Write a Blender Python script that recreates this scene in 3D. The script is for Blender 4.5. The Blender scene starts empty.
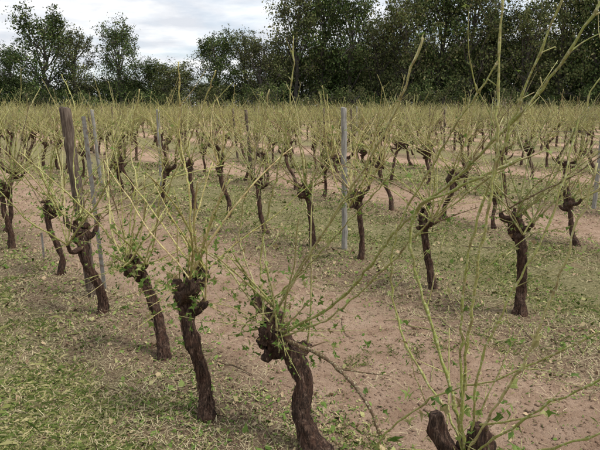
import bpy, math, random
import numpy as np
from mathutils import Vector, noise, Quaternion
R=random.Random(7)
NR=np.random.default_rng(5)
scene=bpy.context.scene
N_=Vector((.772,.635,0)); D_=Vector((-.635,.772,0))
def rowpos(w,s): return (w*N_.x+s*D_.x, w*N_.y+s*D_.y)
def gz(x,y):
    w=x*.772+y*.635
    d=math.hypot(x,y)
    h=.022*noise.noise(Vector((x*.9,y*.9,0)))+.016*noise.noise(Vector((x*3.1,y*3.1,3)))
    if d<14: h+=.020*noise.noise(Vector((x*9,y*9,5)))*(1-d/14)
    h+=.025*math.cos((w-1.36)*2*math.pi/2.53)
    return h-.02

# ---------------- materials ----------------
def newmat(name):
    m=bpy.data.materials.new(name); m.use_nodes=True
    nt=m.node_tree; nt.nodes.clear()
    out=nt.nodes.new('ShaderNodeOutputMaterial')
    return m,nt,out
def ramp(nt,fac,stops,interp='LINEAR'):
    r=nt.nodes.new('ShaderNodeValToRGB'); r.color_ramp.interpolation=interp
    e=r.color_ramp.elements
    while len(e)<len(stops): e.new(.5)
    for i,(p,c) in enumerate(stops):
        e[i].position=p; e[i].color=(c[0],c[1],c[2],1)
    nt.links.new(fac,r.inputs[0]); return r.outputs[0]
def tnoise(nt,vec,scale,detail=4,rough=.6,dist=0):
    n=nt.nodes.new('ShaderNodeTexNoise'); n.inputs['Scale'].default_value=scale
    n.inputs['Detail'].default_value=detail; n.inputs['Roughness'].default_value=rough
    n.inputs['Distortion'].default_value=dist
    if vec is not None: nt.links.new(vec,n.inputs['Vector'])
    return n.outputs[0]
def mixc(nt,fac,a,b,mode='MIX'):
    m=nt.nodes.new('ShaderNodeMix'); m.data_type='RGBA'; m.blend_type=mode
    for sock,v in ((m.inputs[0],fac),(m.inputs[6],a),(m.inputs[7],b)):
        if isinstance(v,(int,float)): sock.default_value=v
        elif isinstance(v,tuple): sock.default_value=(v[0],v[1],v[2],1)
        else: nt.links.new(v,sock)
    return m.outputs[2]
def mth(nt,op,a,b=None,c=None):
    m=nt.nodes.new('ShaderNodeMath'); m.operation=op
    for i,v in enumerate((a,b,c)):
        if v is None: continue
        if isinstance(v,(int,float)): m.inputs[i].default_value=v
        else: nt.links.new(v,m.inputs[i])
    return m.outputs[0]
def bump(nt,h,strength,dist):
    b=nt.nodes.new('ShaderNodeBump'); b.inputs['Strength'].default_value=strength
    b.inputs['Distance'].default_value=dist; nt.links.new(h,b.inputs['Height']); return b.outputs[0]
def princ(nt,out,col,rough=.8,normal=None,spec=.3,metal=0):
    p=nt.nodes.new('ShaderNodeBsdfPrincipled')
    if isinstance(col,tuple): p.inputs['Base Color'].default_value=(*col,1)
    else: nt.links.new(col,p.inputs['Base Color'])
    p.inputs['Roughness'].default_value=rough; p.inputs['Specular IOR Level'].default_value=spec
    p.inputs['Metallic'].default_value=metal
    if normal is not None: nt.links.new(normal,p.inputs['Normal'])
    nt.links.new(p.outputs[0],out.inputs[0]); return p
def geo(nt): return nt.nodes.new('ShaderNodeNewGeometry')
def leafmat(name,stops,trans=0,extra=None):
    m,nt,out=newmat(name); g=geo(nt)
    c=ramp(nt,g.outputs['Random Per Island'],stops)
    if extra:
        n=tnoise(nt,g.outputs['Position'],extra[0],2)
        f=ramp(nt,n,[(.35,(extra[1],)*3),(.65,(extra[2],)*3)])
        c=mixc(nt,1.0,c,f,'MULTIPLY')
    if trans==0:
        d=nt.nodes.new('ShaderNodeBsdfDiffuse'); nt.links.new(c,d.inputs[0]); nt.links.new(d.outputs[0],out.inputs[0]); return m
    p=princ(nt,out,c,.6,spec=.25)
    t=nt.nodes.new('ShaderNodeBsdfTranslucent'); nt.links.new(c,t.inputs[0])
    mx=nt.nodes.new('ShaderNodeMixShader'); mx.inputs[0].default_value=trans
    nt.links.new(p.outputs[0],mx.inputs[1]); nt.links.new(t.outputs[0],mx.inputs[2])
    nt.links.new(mx.outputs[0],out.inputs[0]); return m

m,nt,out=newmat('vine_bark'); tc=nt.nodes.new('ShaderNodeTexCoord')
mp=nt.nodes.new('ShaderNodeMapping'); mp.inputs['Scale'].default_value=(1,1,.16)
nt.links.new(tc.outputs['Object'],mp.inputs[0])
n1=tnoise(nt,mp.outputs[0],95,6,.75,.8); n2=tnoise(nt,tc.outputs['Object'],17,5,.7)
c=ramp(nt,n1,[(.34,(.012,.008,.006)),(.48,(.06,.036,.026)),(.58,(.165,.10,.068)),(.72,(.42,.32,.25))])
c=mixc(nt,ramp(nt,n2,[(.46,(0,0,0)),(.7,(.7,.7,.7))]),c,(.115,.05,.03))
c=mixc(nt,ramp(nt,n2,[(.30,(.7,.7,.7)),(.42,(0,0,0))]),c,(.018,.012,.009))
princ(nt,out,c,.9,bump(nt,n1,1.0,.02),.2); M_BARK=m
def canemat(name,a,b,cc):
    m,nt,out=newmat(name); g=geo(nt)
    n1=tnoise(nt,g.outputs['Position'],26,3,.65)
    isl=ramp(nt,g.outputs['Random Per Island'],[(0,a),(.5,b),(1,cc)])
    c=mixc(nt,ramp(nt,n1,[(.46,(0,0,0)),(.66,(.85,.85,.85))]),isl,(.24,.155,.075))
    n2=tnoise(nt,g.outputs['Position'],120,2)
    c=mixc(nt,ramp(nt,n2,[(.54,(0,0,0)),(.66,(.75,.75,.75))]),c,(.62,.55,.36))
    c=mixc(nt,ramp(nt,n2,[(.32,(.7,.7,.7)),(.40,(0,0,0))]),c,(.13,.08,.04))
    oi=nt.nodes.new('ShaderNodeObjectInfo')
    c=mixc(nt,1.0,c,ramp(nt,oi.outputs['Random'],[(0,(.62,.66,.60)),(.5,(.9,.95,.85)),(1,(1.05,1.0,.95))]),'MULTIPLY')
    princ(nt,out,c,.55,None,.35); return m
M_CANE=canemat('green_cane',(.29,.31,.07),(.43,.40,.13),(.50,.42,.19))
M_WOODCANE=canemat('brown_cane',(.11,.06,.035),(.16,.085,.045),(.2,.12,.06))
M_VLEAF=leafmat('vine_leaf',[(0,(.07,.125,.02)),(.45,(.13,.205,.035)),(.75,(.24,.30,.08)),(.88,(.36,.34,.14)),(1,(.20,.13,.06))],.35)
M_GRASS=leafmat('grass_blades',[(0,(.075,.115,.024)),(.33,(.15,.195,.055)),(.58,(.28,.295,.10)),(1,(.56,.48,.26))],0,(1.1,.75,1.25))
M_LITTER=leafmat('leaf_litter',[(0,(.08,.135,.028)),(.42,(.17,.235,.06)),(.58,(.36,.34,.15)),(.8,(.44,.32,.20)),(1,(.11,.065,.04))])
M_STRAW=leafmat('straw',[(0,(.36,.28,.16)),(.55,(.62,.54,.33)),(1,(.19,.13,.08))])
M_TLEAF=leafmat('tree_leaf',[(0,(.03,.05,.018)),(.5,(.065,.095,.032)),(.85,(.11,.135,.048)),(1,(.16,.155,.07))],0,(.3,.6,1.5))
M_TLEAF2=leafmat('tree_leaf_olive',[(0,(.055,.07,.03)),(.5,(.11,.13,.05)),(.85,(.155,.16,.07)),(1,(.21,.18,.09))],0,(.3,.6,1.4))
m,nt,out=newmat('tree_bark'); g=geo(nt)
princ(nt,out,ramp(nt,tnoise(nt,g.outputs['Position'],3,3),[(.3,(.06,.05,.043)),(.7,(.13,.115,.10))]),.9); M_TBARK=m
def woodmat(name,a,b,cc):
    m,nt,out=newmat(name); tc=nt.nodes.new('ShaderNodeTexCoord')
    mp=nt.nodes.new('ShaderNodeMapping'); mp.inputs['Scale'].default_value=(1,1,.06)
    nt.links.new(tc.outputs['Object'],mp.inputs[0])
    n1=tnoise(nt,mp.outputs[0],120,6,.7,.3); n2=tnoise(nt,tc.outputs['Object'],6,4)
    c=ramp(nt,n1,[(.36,a),(.5,b),(.68,cc)])
    c=mixc(nt,ramp(nt,n2,[(.4,(0,0,0)),(.75,(.5,.5,.5))]),c,a)
    princ(nt,out,c,.85,bump(nt,n1,.9,.01),.2); return m
M_POST=woodmat('weathered_wood_dark',(.045,.03,.022),(.13,.095,.07),(.28,.225,.175))
M_POSTG=woodmat('weathered_wood_grey',(.14,.13,.11),(.34,.32,.285),(.48,.455,.41))
m,nt,out=newmat('galvanised_steel'); g=geo(nt)
princ(nt,out,ramp(nt,tnoise(nt,g.outputs['Position'],30,5),[(.35,(.17,.125,.09)),(.5,(.24,.225,.20)),(.8,(.34,.325,.30))]),.7,metal=.1); M_STEEL=m
m,nt,out=newmat('rusty_wire'); princ(nt,out,(.16,.13,.11),.6,metal=.3); M_WIRE=m

m,nt,out=newmat('vineyard_soil'); g=geo(nt); P=g.outputs['Position']
dp=nt.nodes.new('ShaderNodeVectorMath'); dp.operation='DOT_PRODUCT'; nt.links.new(P,dp.inputs[0]); dp.inputs[1].default_value=(.772,.635,0)
w=dp.outputs['Value']
nb=tnoise(nt,P,.7,3,.6); nm=tnoise(nt,P,5,5,.7); nf=tnoise(nt,P,42,5,.8); nff=tnoise(nt,P,150,3,.75)
ww=mth(nt,'ADD',w,mth(nt,'MULTIPLY',mth(nt,'SUBTRACT',nb,.5),1.2))
alley=mth(nt,'COSINE',mth(nt,'MULTIPLY',mth(nt,'SUBTRACT',ww,5.0),2*math.pi/5.1))
rowc=mth(nt,'COSINE',mth(nt,'MULTIPLY',mth(nt,'SUBTRACT',ww,1.2),2*math.pi/2.53))
sand=ramp(nt,nm,[(.25,(.33,.20,.125)),(.5,(.53,.36,.245)),(.75,(.68,.49,.355))])
sand=mixc(nt,ramp(nt,nb,[(.36,(.45,.45,.45)),(.5,(0,0,0))]),sand,(.30,.185,.12))
sand=mixc(nt,ramp(nt,nf,[(.36,(.8,.8,.8)),(.48,(0,0,0))]),sand,(.24,.145,.092))
sand=mixc(nt,ramp(nt,nff,[(.55,(0,0,0)),(.7,(.5,.5,.5))]),sand,(.74,.57,.42))
litter=ramp(nt,nf,[(.34,(.07,.042,.027)),(.46,(.22,.145,.09)),(.57,(.40,.30,.185)),(.70,(.23,.27,.10))])
grs=ramp(nt,nf,[(.34,(.09,.09,.035)),(.46,(.20,.19,.075)),(.57,(.35,.32,.15)),(.70,(.55,.47,.27))])
rf=ramp(nt,mth(nt,'ADD',mth(nt,'MULTIPLY',rowc,.42),nm),[(.52,(0,0,0)),(.80,(.9,.9,.9))])
c=mixc(nt,rf,sand,litter)
gf=ramp(nt,mth(nt,'ADD',mth(nt,'MULTIPLY',alley,.36),mth(nt,'ADD',mth(nt,'MULTIPLY',nm,.7),mth(nt,'MULTIPLY',nff,.5))),[(.62,(0,0,0)),(.84,(.9,.9,.9))])
c=mixc(nt,gf,c,grs)
vl=nt.nodes.new('ShaderNodeVectorMath'); vl.operation='LENGTH'; nt.links.new(P,vl.inputs[0])
far=mth(nt,'MULTIPLY',mth(nt,'SUBTRACT',vl.outputs['Value'],66),.2)
cl=nt.nodes.new('ShaderNodeClamp'); nt.links.new(far,cl.inputs[0])
c=mixc(nt,cl.outputs[0],c,(.10,.13,.04))
hh=mth(nt,'ADD',mth(nt,'MULTIPLY',nf,.7),mth(nt,'MULTIPLY',nff,.3))
princ(nt,out,c,.95,bump(nt,hh,1.0,.05),.15); M_GROUND=m

# ---------------- mesh helpers ----------------
class MB:
    def __init__(s): s.v=[];s.f=[];s.m=[];s.sm=[]
    def tube(s,pts,rad,sides,mat,rough=0,rng=None,cap=True):
        n=len(pts); base=len(s.v); prev=None; arc=0
        ph=rng.uniform(0,90) if rng else 0
        for i in range(n):
            t=(pts[min(i+1,n-1)]-pts[max(i-1,0)])
            if i: arc+=(pts[i]-pts[i-1]).length
            if t.length<1e-6: t=Vector((0,0,1))
            t.normalize()
            if prev is None:
                a=Vector((1,0,0)) if abs(t.x)<.8 else Vector((0,1,0))
                u=(a-t*a.dot(t)).normalized()
            else: u=(prev-t*prev.dot(t)).normalized()
            prev=u; vv=t.cross(u)
            for k in range(sides):
                an=2*math.pi*k/sides; r=rad[i]
                if rough:
                    tw=an+arc*3; cx,cy=math.cos(tw),math.sin(tw)
                    r*=1+rough*(2.2*noise.noise(Vector((cx*1.1,cy*1.1,arc*9+ph)))+1.6*noise.noise(Vector((cx*2.8,cy*2.8,arc*11+ph)))+1.1*noise.noise(Vector((cx*7,cy*7,arc*30+ph))))
                s.v.append(pts[i]+u*(math.cos(an)*r)+vv*(math.sin(an)*r))
        for i in range(n-1):
            for k in range(sides):
                k2=(k+1)%sides
                s.f.append((base+i*sides+k,base+i*sides+k2,base+(i+1)*sides+k2,base+(i+1)*sides+k)); s.m.append(mat); s.sm.append(True)
        if cap:
            s.f.append(tuple(base+(n-1)*sides+k for k in range(sides))); s.m.append(mat); s.sm.append(False)
    def leaf(s,p,size,mat,rng):
        nrm=Vector((rng.gauss(0,1),rng.gauss(0,1),rng.gauss(0,.8)+.3)).normalized()
        a=nrm.orthogonal().normalized(); a.rotate(Quaternion(nrm,rng.uniform(0,6.28))); b=nrm.cross(a)
        base=len(s.v); k=rng.choice([7,8,9]); el=rng.uniform(.4,1); cu=rng.uniform(-.6,.6)
        s.v.append(p+nrm*size*rng.uniform(-.1,.2)+a*size*.4)
        a0=rng.uniform(0,6)
        for i in range(k):
            an=a0+2*math.pi*i/k; r=size*(rng.uniform(.5,.85) if i%2 else rng.uniform(.15,.5))
            x=math.cos(an)*r; y=math.sin(an)*r*el
            s.v.append(p+a*(x+size*.4)+b*y+nrm*(rng.uniform(-.18,.18)*size+cu*x*x/size))
        for i in range(k):
            if rng.random()<.2: continue
            s.f.append((base,base+1+i,base+1+(i+1)%k)); s.m.append(mat); s.sm.append(False)
    def mesh(s,name,mats):
        me=bpy.data.meshes.new(name); me.from_pydata([tuple(v) for v in s.v],[],s.f)
        for mt in mats: me.materials.append(mt)
        me.polygons.foreach_set('material_index',s.m); me.polygons.foreach_set('use_smooth',s.sm); me.update(); return me
def addobj(name,me,loc=(0,0,0),parent=None,rot=0,scale=None):
    o=bpy.data.objects.new(name,me); scene.collection.objects.link(o); o.location=loc; o.rotation_euler=(0,0,rot)
    if scale: o.scale=scale
    if parent: o.parent=parent
    return o
def catmull(P,step):
    pts=[]; Q=[P[0]*2-P[1]]+P+[P[-1]*2-P[-2]]
    for i in range(1,len(Q)-2):
        n=max(2,int((Q[i+1]-Q[i]).length/step))
        for j in range(n):
            t=j/n; a,b,c,d=Q[i-1],Q[i],Q[i+1],Q[i+2]
            pts.append(.5*((2*b)+(c-a)*t+(2*a-5*b+4*c-d)*t*t+(3*b-a-3*c+d)*t**3))
    pts.append(P[-1]); return pts
MATS=[M_BARK,M_CANE,M_WOODCANE,M_VLEAF]
def finish_cane(mb,pts,r0,rng,mat=1,sides=5,leafp=.14,detail=1.0,taper=.55):
    n=len(pts); rad=[]
    for i in range(n):
        r=r0*(1-taper*i/(n-1))*rng.uniform(.92,1.08)
        if i%3==0: r*=rng.uniform(1.3,1.65)
        rad.append(r)
    mb.tube(pts,rad,sides,mat)
    side=1
    for i in range(3,n-1,3):
        t=(pts[i+1]-pts[i-1]).normalized()
        o=Vector((rng.gauss(0,1),rng.gauss(0,1),rng.gauss(0,.4)))
        o=(o-t*o.dot(t)).normalized()*side; side=-side
        q=rng.random()
        if q<.55*detail:
            l=rng.uniform(.012,.05)
            d=(o+t*.8).normalized()
            mb.tube([pts[i],pts[i]+d*l],[r0*.45,r0*.3],3,mat)
        elif q<.80*detail:
            l=rng.uniform(.06,.28); d=(o*.9+t).normalized(); pp=[pts[i]]
            for k in range(4):
                d=(d+Vector((rng.gauss(0,.1),rng.gauss(0,.1),rng.gauss(.02,.08)))).normalized(); pp.append(pp[-1]+d*l/4)
            mb.tube(pp,[r0*.45*(1-.15*k) for k in range(5)],4,mat)
            if rng.random()<.5: mb.leaf(pp[-1],rng.uniform(.015,.035),3,rng)
        if rng.random()<leafp*(2.2-2.0*i/n): mb.leaf(pts[i]+o*.01,rng.uniform(.012,.042),3,rng)
def rand_cane(mb,p,d,L,r0,rng,mat=1,sides=5,leafp=.14,detail=1,step=.035,up=.012):
    pts=[p.copy()]; n=max(5,int(L/step)); d=d.normalized(); b=.014*step/.035; bend=Vector((rng.gauss(0,b),rng.gauss(0,b),rng.gauss(0,b*.5)))
    for i in range(n):
        k=.065 if i%3==0 else .01
        d=(d+bend+Vector((rng.gauss(0,k),rng.gauss(0,k),rng.gauss(0,k)+up*(.9-d.z)))).normalized()
        pts.append(pts[-1]+d*step)
    finish_cane(mb,pts,r0,rng,mat,sides,leafp,detail)
    return pts
def vine(name,base,head,seed,rad=.04,shoots=12,maxL=1.15,leaves=40,detail=1,hi=1,explicit=(),suckers=6,rs=1.0):
    rng=random.Random(seed); mb=MB()
    B=Vector((0,0,-.06)); H=Vector(head)-Vector(base)
    wb=.032
    mid1=B.lerp(H,.33)+Vector((rng.gauss(0,wb),rng.gauss(0,wb),0)); mid2=B.lerp(H,.68)+Vector((rng.gauss(0,wb),rng.gauss(0,wb),0))
    pts=catmull([B,mid1,mid2,H],{0:.09,1:.025,2:.012}[hi]); n=len(pts)
    rr=[rad*(1.25-.45*min(1,i/n*3.5)+ .35*max(0,(i/n-.75)*4)) for i in range(n)]
    sd={0:6,1:12,2:28}[hi]
    mb.tube(pts,rr,sd,0,.2,rng)
    if hi==2:
        for k in range(90):
            i=rng.randint(3,n-9); a=rng.uniform(0,6.28); m_=rng.randint(4,10)
            base0=len(mb.v); o=Vector((math.cos(a),math.sin(a),0)); tg=Vector((-o.y,o.x,0)); cc=0
            for j in range(m_):
                if i+j>=n: break
                off=rr[i+j]*1.04+.002+ (.014*rng.random() if j==m_-1 else .003*rng.random()); wdt=rng.uniform(.0015,.005)*(1-.6*j/m_)
                c=pts[i+j]+o*off+tg*(j*.001)
                mb.v+= [c-tg*wdt,c+tg*wdt]; cc+=1
            for j in range(cc-1):
                q=base0+2*j; mb.f.append((q,q+1,q+3,q+2)); mb.m.append(0); mb.sm.append(False)
    starts=[]
    for k in range(rng.choice([5,6,7]) if hi else 3):
        a=rng.uniform(0,6.28); along=D_*rng.choice([-1,1])*rng.uniform(.3,1.2)+Vector((math.cos(a),math.sin(a),0))*.6
        d=(along+Vector((0,0,rng.uniform(-.3,.9)))).normalized(); l=rng.uniform(.04,.15)
        if rng.random()<.2: l*=1.5
        s0=H-Vector((0,0,rng.uniform(0,.14))); kx=Vector((rng.gauss(0,.018),rng.gauss(0,.018),rng.gauss(0,.012)))
        q=[s0,s0+d*l*.5+kx,s0+d*l+Vector((0,0,l*.15)),s0+d*l*1.2+Vector((0,0,l*.45))-kx*.5]
        q=catmull(q,{0:.06,1:.018,2:.010}[hi]); r1=rad*rng.uniform(.5,.95)
        mb.tube(q,[r1*(1.15-.65*i/len(q)) for i in range(len(q))],{0:5,1:10,2:18}[hi],0,.26,rng)
        starts.append(q[-1])
    if hi:
        for k in range(8):
            a=rng.uniform(0,6.28); c=H+Vector((math.cos(a)*rad*.7,math.sin(a)*rad*.7,rng.uniform(-.14,.04)))
            d=Vector((math.cos(a),math.sin(a),rng.uniform(-.3,.5)))
            mb.tube([c-d*.02,c-d*.008,c+d*.006,c+d*.02,c+d*.03,c+d*.036],[.012,rad*.55,rad*.62,rad*.5,rad*.3,rad*.08],10,0,.3,rng)
    step=.035 if hi else .1; sides=5 if hi else 3
    for k in range(shoots):
        s0=rng.choice(starts); al=D_*rng.gauss(0,.6)+N_*rng.gauss(0,.42)
        d=al+Vector((0,0,rng.uniform(.35,1.2)))
        L=rng.uniform(.2,1)**.75*maxL; woody=rng.random()<.12
        rand_cane(mb,s0,d,L,rng.uniform(.0032,.0062)*rs,rng,2 if woody else 1,sides,.2,detail,step)
    for k in range(suckers):
        s0=rng.choice(starts+[H,H]); d=Vector((rng.gauss(0,1),rng.gauss(0,1),rng.uniform(-.5,.7)))
        rand_cane(mb,s0,d,rng.uniform(.12,.5),.0024*rs,rng,1,4 if hi else 3,.75,detail,step,up=-.005)
    for k in range(leaves):
        s0=rng.choice(starts); sp=.07+.07*rng.random()
        p=s0+Vector((rng.gauss(0,sp),rng.gauss(0,sp),rng.gauss(.03,sp)))+D_*rng.gauss(0,.08)
        mb.leaf(p,rng.uniform(.014,.044),3,rng)
    for (cpts,r0,mat) in explicit:
        q=[Vector(c)-Vector(base) for c in cpts]
        if (q[0]-H).length>.08 and (q[0]-H).length<.75: q=[H]+q
        q=catmull(q,.033)
        q=[v+Vector((rng.gauss(0,.003),rng.gauss(0,.003),rng.gauss(0,.002))) for v in q]
        finish_cane(mb,q,r0*.88,rng,mat,7,.14,1.15,.45)
    return mb.mesh(name,MATS)

# ---------------- ground ----------------
def axis(lo,hi,c0,fine,grow):
    xs=[c0]; st=fine
    while xs[-1]<hi: xs.append(xs[-1]+st); st=max(fine,min(st*(grow if abs(xs[-1]-c0)>3.5 else 1),40))
    ys=[c0]; st=fine
    while ys[-1]>lo: ys.append(ys[-1]-st); st=max(fine,min(st*(grow if abs(ys[-1]-c0)>3.5 else 1),40))
    return sorted(set(xs+ys))
xs=axis(-600,600,0,.035,1.05); ys=axis(-60,900,3.6,.035,1.05)
vv=[(x,y,gz(x,y)) for y in ys for x in xs]; nx=len(xs)
ff=[(j*nx+i,j*nx+i+1,(j+1)*nx+i+1,(j+1)*nx+i) for j in range(len(ys)-1) for i in range(nx-1)]
me=bpy.data.meshes.new('ground'); me.from_pydata(vv,[],ff); me.materials.append(M_GROUND)
me.polygons.foreach_set('use_smooth',[True]*len(ff)); addobj('ground',me)

# ---------------- ground cover ----------------
def scatter(n,rmin,rmax,prob,power=1.0):
    out=[]
    while len(out)<n:
        r=rmin+(rmax-rmin)*R.random()**power; a=R.uniform(-.72,.72)
        x=r*math.sin(a); y=r*math.cos(a); w=x*.772+y*.635
        if R.random()<prob(x,y,w): out.append((x,y,gz(x,y)))
    return out
def cosb(w,c,per): return math.cos((w-c)*2*math.pi/per)
def pgrass(x,y,w):
    n=noise.noise(Vector((x*1.3,y*1.3,9)))+.9*noise.noise(Vector((x*4,y*4,2)))+.5*noise.noise(Vector((x*12,y*12,2)))
    g=cosb(w+.5*noise.noise(Vector((x*.7,y*.7,1))),5.0 if w>1.5 else -.1,5.1)
    v=.5*g+1.1*n-(.12 if w>1.5 else .04)+(.25 if w<.9 else 0)
    return max(.012,min(1,v*1.4))
V=[];F=[]
for (x,y,z) in scatter(120000,1.3,17,pgrass,1.25):
    w=x*.772+y*.635; d=math.hypot(x,y); lod=1+max(0,(d-4)/7)
    h=R.uniform(.006,.032)*(1.15 if w<1.2 else .85)*min(1,.55+d*.12); wd=R.uniform(.0006,.0017)*lod
    if R.random()<.02: h*=1.8
    a=R.uniform(0,6.28); lean=R.uniform(.3,2.4)*h; b=len(V)
    ca,sa=math.cos(a),math.sin(a); a2=R.uniform(0,6.28); lx,ly=math.cos(a2)*lean,math.sin(a2)*lean
    V+= [(x-ca*wd,y-sa*wd,z-.003),(x+ca*wd,y+sa*wd,z-.003),(x+lx*.5+ca*wd*.8,y+ly*.5+sa*wd*.8,z+h*.75),(x+lx,y+ly,z+h*.8)]
    F.append((b,b+1,b+2,b+3))
me=bpy.data.meshes.new('grass'); me.from_pydata(V,[],F); me.materials.append(M_GRASS); addobj('grass',me)
def plit(x,y,w):
    n=noise.noise(Vector((x*2.1,y*2.1,19)))+.6*noise.noise(Vector((x*7,y*7,12)))
    rr=cosb(w,1.25,2.53); al=cosb(w,5.0,5.1)
    return max(.05,min(1,.27+.40*rr+.2*al+.9*n))
V=[];F=[]
for (x,y,z) in scatter(115000,1.2,16,plit,1.2):
    d=math.hypot(x,y); s=R.uniform(.003,.011)*(1+max(0,(d-4)/8)); b=len(V); a=R.uniform(0,6.28)
    if R.random()<.10: s*=2.2
    tx,ty=R.gauss(0,.6),R.gauss(0,.6); z+=.004+s*.3; el=R.uniform(.3,1)
    k=R.choice([3,4,5,6])
    for i in range(k):
        an=6.283*i/k; r=s*R.uniform(.4,1.15); ex,ey=math.cos(an)*r,math.sin(an)*r*el
        dx,dy=ex*math.cos(a)-ey*math.sin(a),ex*math.sin(a)+ey*math.cos(a)
        V.append((x+dx,y+dy,z+dx*tx+dy*ty))
    F.append(tuple(range(b,b+k)))
me=bpy.data.meshes.new('leaf_litter'); me.from_pydata(V,[],F); me.materials.append(M_LITTER); addobj('leaf_litter',me)
def pstraw(x,y,w):
    dd=math.hypot(x+1.72,y-4.2)
    return max(.03,min(1,.2+.45*cosb(w,1.0,2.53)+(.25 if w<1.2 else 0)+.9*noise.noise(Vector((x*2.5,y*2.5,33)))+(2.5 if dd<.35 else 0)))
V=[];F=[]
for (x,y,z) in scatter(50000,1.2,13,pstraw,1.2):
    l=R.uniform(.010,.055); wd=R.uniform(.0006,.0014)*(1+max(0,(math.hypot(x,y)-4)/7)); a=R.uniform(0,6.28); b=len(V); ca,sa=math.cos(a),math.sin(a)
    dd=math.hypot(x+1.72,y-4.2); z+=max(0,.35-dd)*R.uniform(0,.4)
    z1=z+R.uniform(.002,.012); z2=z+R.uniform(.002,.03)
    V+=[(x-sa*wd,y+ca*wd,z1),(x+sa*wd,y-ca*wd,z1),(x+ca*l+sa*wd,y+sa*l-ca*wd,z2),(x+ca*l-sa*wd,y+sa*l+ca*wd,z2)]
    F.append((b,b+1,b+2,b+3))
me=bpy.data.meshes.new('straw_debris'); me.from_pydata(V,[],F); me.materials.append(M_STRAW); addobj('straw_debris',me)
mb=MB()
for (x,y,z) in scatter(480,1.5,13,pstraw,1.1):
    a=R.uniform(0,6.28); l=R.uniform(.08,.4); pts=[Vector((x,y,0))]
    for i in range(5):
        a+=R.gauss(0,.15); q=pts[-1]+Vector((math.cos(a),math.sin(a),0))*l/5; pts.append(q)
    pts=[Vector((q.x,q.y,gz(q.x,q.y)+.006+R.uniform(0,.006))) for q in pts]
    mb.tube(pts,[R.uniform(.0018,.004)]*6,4,R.choice([0,0,1]))
addobj('fallen_vine_shoots',mb.mesh('fallen_vine_shoots',[M_CANE,M_WOODCANE]))
V=[];F=[]
for (x,y,z) in scatter(13000,1.2,12,lambda x,y,w:.25+.7*max(0,-cosb(w,5.0,5.1)),1.2):
    s=R.uniform(.003,.010)*(2.2 if R.random()<.04 else 1); b=len(V)
    for dx,dy,dz in ((1,0,0),(0,1,0),(-1,0,0),(0,-1,0),(0,0,1),(0,0,-1)):
        q=R.uniform(.7,1.3)*s; V.append((x+dx*q,y+dy*q,z+dz*q*.7+s*.2))
    for t in ((0,1,4),(1,2,4),(2,3,4),(3,0,4),(1,0,5),(2,1,5),(3,2,5),(0,3,5)): F.append(tuple(b+i for i in t))
me=bpy.data.meshes.new('soil_clods'); me.from_pydata(V,[],F); me.materials.append(M_GROUND); me.polygons.foreach_set('use_smooth',[True]*len(F)); addobj('soil_clods',me)

# ---------------- near vines ----------------
E={
'v1':[([(-0.58,2.67,0.70),(-0.54,2.63,1.14),(-0.59,2.69,1.43),(-0.57,2.66,1.80)],.0058,1),
      ([(-0.58,2.67,0.70),(-.45,2.52,1.0),(-.30,2.42,1.35)],.0045,1)],
'v3':[([(-1.0,3.3,0.6),(-0.78,3.07,1.07),(-0.57,2.81,1.42),(-0.39,2.61,1.76)],.0055,1),([(-1.12,3.4,0.62),(-1.02,3.36,1.08),(-1.07,3.43,1.32),(-0.94,3.27,1.69)],.0055,1)],
'v2':[([(-0.16,2.47,0.55),(0.00,2.28,0.89),(0.17,2.07,1.24),(0.30,1.92,1.51),(0.39,1.80,1.81)],.0062,1),
      ([(-0.17,2.45,0.52),(-0.19,2.56,0.91),(-0.11,2.47,1.26),(-0.04,2.38,1.62),(-0.03,2.37,1.88)],.0052,1),
      ([(-0.10,2.42,0.52),(0.17,2.16,0.80),(0.36,1.92,1.16),(0.54,1.71,1.42),(0.67,1.55,1.64),(.76,1.45,1.86)],.0068,1),
      ([(-0.15,2.5,0.55),(-0.31,2.74,0.91),(-0.25,2.66,1.24),(-0.14,2.53,1.67)],.0048,1),
      ([(-0.30,2.67,0.45),(0.00,2.36,0.85),(0.20,2.12,1.15),(0.35,1.94,1.39)],.0042,1),
      ([(-0.12,2.42,0.50),(0.12,2.15,0.72),(0.30,1.95,0.98),(0.44,1.78,1.22),(.62,1.58,1.44)],.0045,1),
      ([(-0.14,2.46,0.50),(0.09,2.25,0.50),(0.25,2.06,0.43),(0.33,1.97,0.29)],.012,2)],
'v7':[([(0.53,1.56,0.54),(0.46,1.65,0.81),(0.38,1.75,1.09),(0.38,1.75,1.26),(0.47,1.63,1.35),(0.60,1.47,1.46)],.0062,1),
      ([(0.50,1.5,0.58),(0.49,1.45,1.06),(0.51,1.42,1.43),(0.51,1.43,1.61),(0.50,1.43,1.87)],.0054,1),
      ([(0.53,1.59,0.53),(0.36,1.80,0.82),(0.33,1.83,1.14),(0.44,1.70,1.46),(0.55,1.56,1.72)],.0047,1),
      ([(0.50,1.42,0.60),(0.58,1.26,1.00),(0.62,1.21,1.27),(0.65,1.18,1.48)],.0040,1),
      ([(0.29,1.77,0.36),(0.43,1.61,0.66),(0.58,1.43,0.83),(0.73,1.23,1.06)],.0042,1),
      ([(0.50,1.32,0.68),(0.58,1.18,0.88),(0.68,1.06,1.05)],.0040,1),
      ([(0.50,1.40,0.55),(0.60,1.24,0.72),(0.72,1.08,0.90)],.0040,1),
      ([(0.50,1.47,0.58),(0.47,1.47,0.96),(0.48,1.47,1.23),(0.55,1.38,1.61),(0.60,1.32,1.85)],.0047,1),
      ([(0.52,1.42,0.9),(0.66,1.40,1.3),(0.74,1.46,1.56),(0.81,1.46,1.72)],.0040,1)],
'v4':[([(-1.66,4.05,0.7),(-1.80,4.30,1.08),(-1.75,4.30,1.56),(-1.91,4.49,1.84)],.0055,1)],
}
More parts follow.
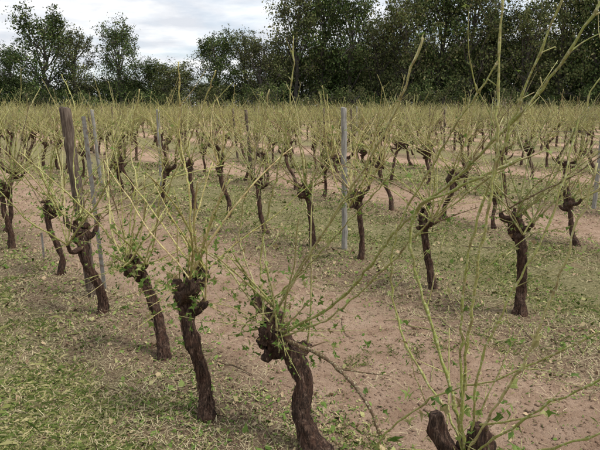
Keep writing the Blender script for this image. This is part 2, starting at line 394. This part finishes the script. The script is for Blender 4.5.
near=[
(-.495,2.53,-.60,2.66,.70,.042,13,230,'v1',1.05,2,14,1.05),
(.117,2.24,-.15,2.46,.55,.052,10,300,'v2',1.0,2,14,1.0),
(-.868,3.21,-1.09,3.40,.62,.037,16,270,'v3',1.15,2,14,1.1),
(-1.54,3.98,-1.66,4.02,.67,.038,16,180,'v4',1.2,2,12,1.15),
(-2.32,5.0,-2.40,5.05,.68,.032,15,100,None,1.2,1,8,1.2),
(-3.3,6.0,-3.36,6.05,.72,.036,15,100,None,1.2,1,8,1.2),
(.66,1.36,.54,1.50,.50,.045,3,130,'v7',.6,2,7,.85),
(1.25,.62,1.12,.75,.45,.045,5,60,None,.6,1,5,1),
(1.72,3.98,1.66,4.05,.74,.042,19,130,None,1.25,2,9,1.15),
(1.2,4.56,1.08,4.66,.67,.034,19,130,None,1.25,2,9,1.15),
(.635,5.5,.60,5.55,.70,.033,18,110,None,1.25,1,8,1.2),
(.17,6.0,.03,6.12,.72,.039,19,110,None,1.25,1,8,1.2),
(-.40,6.65,-.52,6.75,.70,.033,18,90,None,1.2,1,8,1.2),
(-1.05,7.7,-1.16,7.8,.74,.036,18,90,None,1.2,1,8,1.2),
(-1.65,8.33,-1.72,8.45,.74,.036,18,90,None,1.2,1,8,1.2),
]
for i,(bx,by,hx,hy,hz,rd,ns,nl,ex,ml,hi,su,rs) in enumerate(near):
    z=gz(bx,by)
    me=vine('grapevine',(bx,by,z),(hx,hy,hz),100+i,rd,ns,ml,nl,1,hi,E.get(ex,()) if ex else (),su,rs)
    addobj('grapevine',me,(bx,by,z))
hv=[vine('grapevine_v',(0,0,0),(R.gauss(-.08,.11),R.gauss(.08,.10),R.uniform(.56,.78)),300+i,R.uniform(.028,.042),R.choice([16,19,22]),1.25,80,.9,1,rs=1.25) for i in range(7)]
lv=[vine('grapevine_far',(0,0,0),(R.gauss(-.08,.11),R.gauss(.08,.10),R.uniform(.56,.78)),400+i,.04,24,1.28,55,.45,0,rs=1.5) for i in range(8)]
far_root=bpy.data.objects.new('distant_grapevine_rows',None); scene.collection.objects.link(far_root)
posts=[]
for k in range(0,40):
    w=1.36+2.53*k
    if k==0: s=7.6
    elif k==1: s=8.35
    elif k==2: s=2.77-.88*12
    else: s=R.uniform(-.4,.4)-60
    ph=R.randint(0,8); j=0
    while s<90:
        x,y=rowpos(w+R.gauss(0,.07),s+R.gauss(0,.16))
        if y>0.5 and abs(x)<.62*y+5 and y<60 and not(k>2 and R.random()<.07):
            d=math.hypot(x,y); z=gz(x,y)
            me=R.choice(hv) if d<15 else R.choice(lv)
            sc=R.uniform(.85,1.15)
            o=addobj('grapevine',me,(x,y,z),None if k<3 and d<15 else far_root,R.choice([0,math.pi])+R.gauss(0,.25),(sc,sc,R.uniform(.82,1.15)))
            if (j+ph)%11==0 and not (k<2 and s<9) and not (k<4 and d<10.5): posts.append((x+D_.x*.4,y+D_.y*.4,k))
        s+=.88; j+=1

# ---------------- posts ----------------
def post_mesh(seed,mat,r=.04,h=1.55,lean=(0,0)):
    rng=random.Random(seed); mb=MB(); pts=[];rad=[]
    for i in range(21):
        t=i/20; z=-.25+(h+.25)*t
        pts.append(Vector((lean[0]*t+rng.gauss(0,.002),lean[1]*t+rng.gauss(0,.002),z))); rad.append(r*(1.08-.12*t)*(1+rng.uniform(-.02,.02)))
    pts.append(pts[-1]+Vector((.002,0,.009))); rad.append(r*.8)
    mb.tube(pts,rad,20,0,.06,rng); return mb.mesh('trellis_post',[mat])
def stake_mesh(h=1.5,lean=(0,0),a=.017):
    mb=MB(); t=.004
    prof=[(-a,-t),(a,-t),(a,t),(t,t),(t,a*1.6),(-t,a*1.6),(-t,t),(-a,t)]
    for zz,s in ((-.3,0),(h,1)):
        for p in prof: mb.v.append(Vector((p[0]+lean[0]*s,p[1]+lean[1]*s,zz)))
    n=8
    for i in range(n): mb.f.append((i,(i+1)%n,n+(i+1)%n,n+i)); mb.m.append(0); mb.sm.append(False)
    mb.f.append(tuple(range(n,2*n))); mb.m.append(0); mb.sm.append(False)
    for z in (.6,.85,1.1,1.35):
        if z>h: continue
        b=len(mb.v); q=z/h
        for dx,dy,dz in ((a,-t,0),(a+.012,-t,.006),(a+.012,-t,.018),(a,-t,.024)): mb.v.append(Vector((dx+lean[0]*q,dy+lean[1]*q,z+dz)))
        mb.f.append((b,b+1,b+2,b+3)); mb.m.append(0); mb.sm.append(False)
    return mb.mesh('steel_stake',[M_STEEL])
addobj('wooden_trellis_post',post_mesh(1,M_POST,.045,1.57,(-.12,.02)),(-1.76,4.40,gz(-1.74,4.36)))
addobj('steel_trellis_stake',stake_mesh(1.5,(-.09,.05)),(-1.72,4.56,gz(-1.69,4.52)))
addobj('steel_trellis_stake',stake_mesh(.28,(0,0),.010),(-2.75,5.6,gz(-2.75,5.6)))
addobj('wooden_trellis_post',post_mesh(2,M_POSTG,.030,1.56,(-.04,0)),(.51,5.92,gz(.51,5.92)))
addobj('wooden_trellis_post',post_mesh(3,M_POSTG,.028,1.52,(0,0)),(-2.37,9.2,0))
addobj('wooden_trellis_post',post_mesh(4,M_POSTG,.032,1.5,(0,0)),(4.6,8.33,0))
pm=[post_mesh(10+i,M_POSTG if i==1 else M_POST,.032,1.5,(R.gauss(0,.05),R.gauss(0,.05))) for i in range(4)]
for (x,y,k) in posts:
    n_=math.hypot(x,y)<15
    addobj('wooden_trellis_post' if n_ else 'post',R.choice(pm),(x,y,0),None if n_ else far_root)
for k in range(1,4):
    w=1.36+2.53*k; mb=MB()
    for hgt in (.66,1.42):
        pts=[]
        for i in range(0,60):
            s=-3+i*.55; x,y=rowpos(w,s); pts.append(Vector((x,y,hgt+.012*math.sin(i*1.1))))
        mb.tube(pts,[.0009]*len(pts),4,0)
    addobj('trellis_wire',mb.mesh('trellis_wire',[M_WIRE]))

# ---------------- trees ----------------
def leafcloud(V,F,M,c,sig,n,size,mat):
    P=NR.normal(0,1,(n,3))*np.array(sig)+np.array(c)
    A=NR.normal(0,1,(n,3)); A/=np.linalg.norm(A,axis=1)[:,None]
    B=NR.normal(0,1,(n,3)); B=np.cross(A,B); B/=np.linalg.norm(B,axis=1)[:,None]
    S=NR.uniform(.55,1.2,(n,1))*size; T=S*NR.uniform(.5,.9,(n,1))
    Q=np.stack([P-A*S,P-B*T*.8,P+A*S,P+B*T],1).reshape(-1,3)
    b=len(V); V.extend(map(tuple,Q)); F.extend((b+4*i,b+4*i+1,b+4*i+2,b+4*i+3) for i in range(n)); M.extend([mat]*n)
def tree_mesh(seed,H=12,W=8,base=.15,lobes=22,nb=10,nl=44,size=.135,leaf=M_TLEAF,thin=1.0,spin=14):
    rng=random.Random(seed); mb=MB()
    tp=[Vector((0,0,-.3))]
    for i in range(1,9): tp.append(Vector((rng.gauss(0,.12)*i*.5,rng.gauss(0,.12)*i*.5,H*.86*i/8)))
    mb.tube(tp,[.30*(1-.85*i/8)+.02 for i in range(9)],7,0)
    clouds=[]
    for k in range(lobes):
        f=base+(.95-base)*((k+.5)/lobes); env=math.sqrt(max(.05,1-((f-.5)/.54)**2))*rng.uniform(.75,1.1)
        a=k*2.4+rng.uniform(-.6,.6); r=W/2*env*rng.uniform(.35,.85)
        c=Vector((math.cos(a)*r,math.sin(a)*r,H*f))
        at=tp[max(1,min(7,int(f*8*.75)))]; mid=at.lerp(c,.5)+Vector((0,0,-.1*r))
        mb.tube([at,mid,c],[.11,.07,.035],5,0)
        LR=W*rng.uniform(.13,.21)
        for q in range(nb):
            d=Vector((rng.gauss(0,1),rng.gauss(0,1),rng.gauss(.25,.9))).normalized(); e=c+d*LR*rng.uniform(.4,1.3)
            mb.tube([c,c.lerp(e,.6)+Vector((0,0,.05)),e+d*.35],[.035,.022,.008],3,0)
            clouds.append((e,LR*.33))
    for q in range(spin):
        a=rng.uniform(0,6.28); rr_=rng.uniform(.05,.3)*W; s=Vector((math.cos(a)*rr_,math.sin(a)*rr_,H*rng.uniform(.7,.85))); e=s+Vector((math.cos(a)*.7,math.sin(a)*.7,H*rng.uniform(.10,.2)))
        mb.tube([tp[6],s,e],[.06,.035,.01],3,0); clouds.append((e,.22)); clouds.append((s.lerp(e,.6),.3)); clouds.append((s.lerp(e,.3),.35))
    V=[tuple(v) for v in mb.v];F=mb.f;M=mb.m
    for e,sg in clouds: leafcloud(V,F,M,tuple(e),(sg,sg,sg*.75),max(3,int(nl*thin*rng.uniform(.5,1.4))),size,1)
    me=bpy.data.meshes.new('tree'); me.from_pydata(V,[],F); me.materials.append(M_TBARK); me.materials.append(leaf)
    me.polygons.foreach_set('material_index',M); me.update(); return me
TM=[tree_mesh(1),tree_mesh(2,lobes=26,base=.1),tree_mesh(3,leaf=M_TLEAF2),tree_mesh(4,lobes=20,base=.2,leaf=M_TLEAF2,thin=.8),tree_mesh(5,thin=.6,base=.22,leaf=M_TLEAF2),tree_mesh(6,lobes=28,base=.08),tree_mesh(7,thin=.85)]
BM=[tree_mesh(21,H=12,W=12,base=.05,lobes=14,nb=9,size=.3,nl=14,spin=4),tree_mesh(22,H=12,W=12,base=.05,lobes=14,nb=9,size=.3,nl=14,leaf=M_TLEAF2,spin=4)]
front=[(-70,11,9,78,0),(-25,9,8,80,1),(2,6.5,6,80,2),(24,9.8,5.5,80,6),(60,13.4,9,75,0),(86,11.2,6.5,76,3),(128,12.2,7,76,6),(158,7.5,6.5,77,1),(182,6.8,7,74,2),(220,10.6,7,75,0),(246,11,7,77,3),(264,10,7,74,4),
(296,16,9,76,3),(322,18,10,77,0),(348,16,9,75,6),(374,12.6,8,74,3),(402,15.2,9,72,2),(432,17,9,73,5),(462,17.5,10,72,3),(484,14,8,74,0),(515,13.6,9,70,3),(546,17.5,10,71,2),(578,14.5,9,70,0),(606,16.5,10,69,1),(645,16,10,70,2),(690,15,10,71,0)]
for (u,H,W,Y,v) in front:
    addobj('deciduous_tree',TM[v],((u-300)/541*Y/.976*.99,Y,0),None,R.uniform(0,6.28),(W/8,W/8,H/12))
wood=bpy.data.objects.new('woodland_tree_line',None); scene.collection.objects.link(wood)
for u in range(-140,760,20):
    for lay in range(2 if u>275 else 1):
        Y=82+lay*9; x=(u+R.uniform(-8,8)-300)/541*Y
        H=R.uniform(3.8,5.8) if u<275 else R.uniform(8.5,11.5)
        if 270<u<300: H=9
        addobj('tree',R.choice(TM[:4]+TM[5:]),(x,Y,0),wood,R.uniform(0,6.28),(R.uniform(.8,1.1),)*2+(H/12,))
hedge=bpy.data.objects.new('hedgerow',None); scene.collection.objects.link(hedge)
for u in range(-150,760,12):
    Y=67+R.uniform(-.8,.8)+ (4 if u<280 else 0); x=(u+R.uniform(-4,4)-300)/541*Y
    H=R.uniform(1.8,4.4)
    addobj('shrub',R.choice(BM),(x,Y,-.2),hedge,R.uniform(0,6.28),(R.uniform(.28,.4),)*2+(H/12,))

# ---------------- light ----------------
el,az=math.radians(60),math.radians(106)
sd=Vector((math.sin(az)*math.cos(el),math.cos(az)*math.cos(el),math.sin(el)))
L=bpy.data.lights.new('sun','SUN'); L.energy=3.3; L.angle=math.radians(14); L.color=(1,.965,.92)
lo=bpy.data.objects.new('sun',L); scene.collection.objects.link(lo); lo.rotation_euler=sd.to_track_quat('Z','Y').to_euler()
W=bpy.data.worlds.new('World'); scene.world=W; W.use_nodes=True; nt=W.node_tree; nt.nodes.clear()
out=nt.nodes.new('ShaderNodeOutputWorld'); bg=nt.nodes.new('ShaderNodeBackground'); bg.inputs[1].default_value=.15
sky=nt.nodes.new('ShaderNodeTexSky'); sky.sky_type='NISHITA'; sky.sun_disc=False; sky.sun_elevation=el; sky.sun_rotation=az
tc=nt.nodes.new('ShaderNodeTexCoord'); sp=nt.nodes.new('ShaderNodeSeparateXYZ'); nt.links.new(tc.outputs['Generated'],sp.inputs[0])
zz=mth(nt,'ADD',mth(nt,'MAXIMUM',sp.outputs[2],0),.12)
cb=nt.nodes.new('ShaderNodeCombineXYZ'); nt.links.new(mth(nt,'DIVIDE',sp.outputs[0],zz),cb.inputs[0]); nt.links.new(mth(nt,'DIVIDE',sp.outputs[1],zz),cb.inputs[1])
cn=tnoise(nt,cb.outputs[0],.75,6,.55,.3); cn2=tnoise(nt,cb.outputs[0],1.9,5,.55)
cloud=ramp(nt,cn2,[(.38,(5.2,5.4,5.8)),(.52,(6.5,6.6,6.8)),(.66,(8.0,8.0,8.0))])
cov=ramp(nt,cn,[(.38,(.2,.2,.2)),(.54,(.97,.97,.97))])
skyb=mixc(nt,.35,sky.outputs[0],(4.9,5.6,6.5))
nt.links.new(mixc(nt,cov,skyb,cloud),bg.inputs[0]); nt.links.new(bg.outputs[0],out.inputs[0])

cam=bpy.data.cameras.new('camera'); co=bpy.data.objects.new('camera',cam); scene.collection.objects.link(co)
cam.sensor_width=36; cam.lens=36*541/600; cam.clip_end=2000; cam.clip_start=.05
co.location=(0,0,1.6); co.rotation_euler=(math.radians(90-12.5),0,0); scene.camera=co
scene.view_settings.view_transform='Standard'; scene.view_settings.look='None'; scene.view_settings.exposure=0
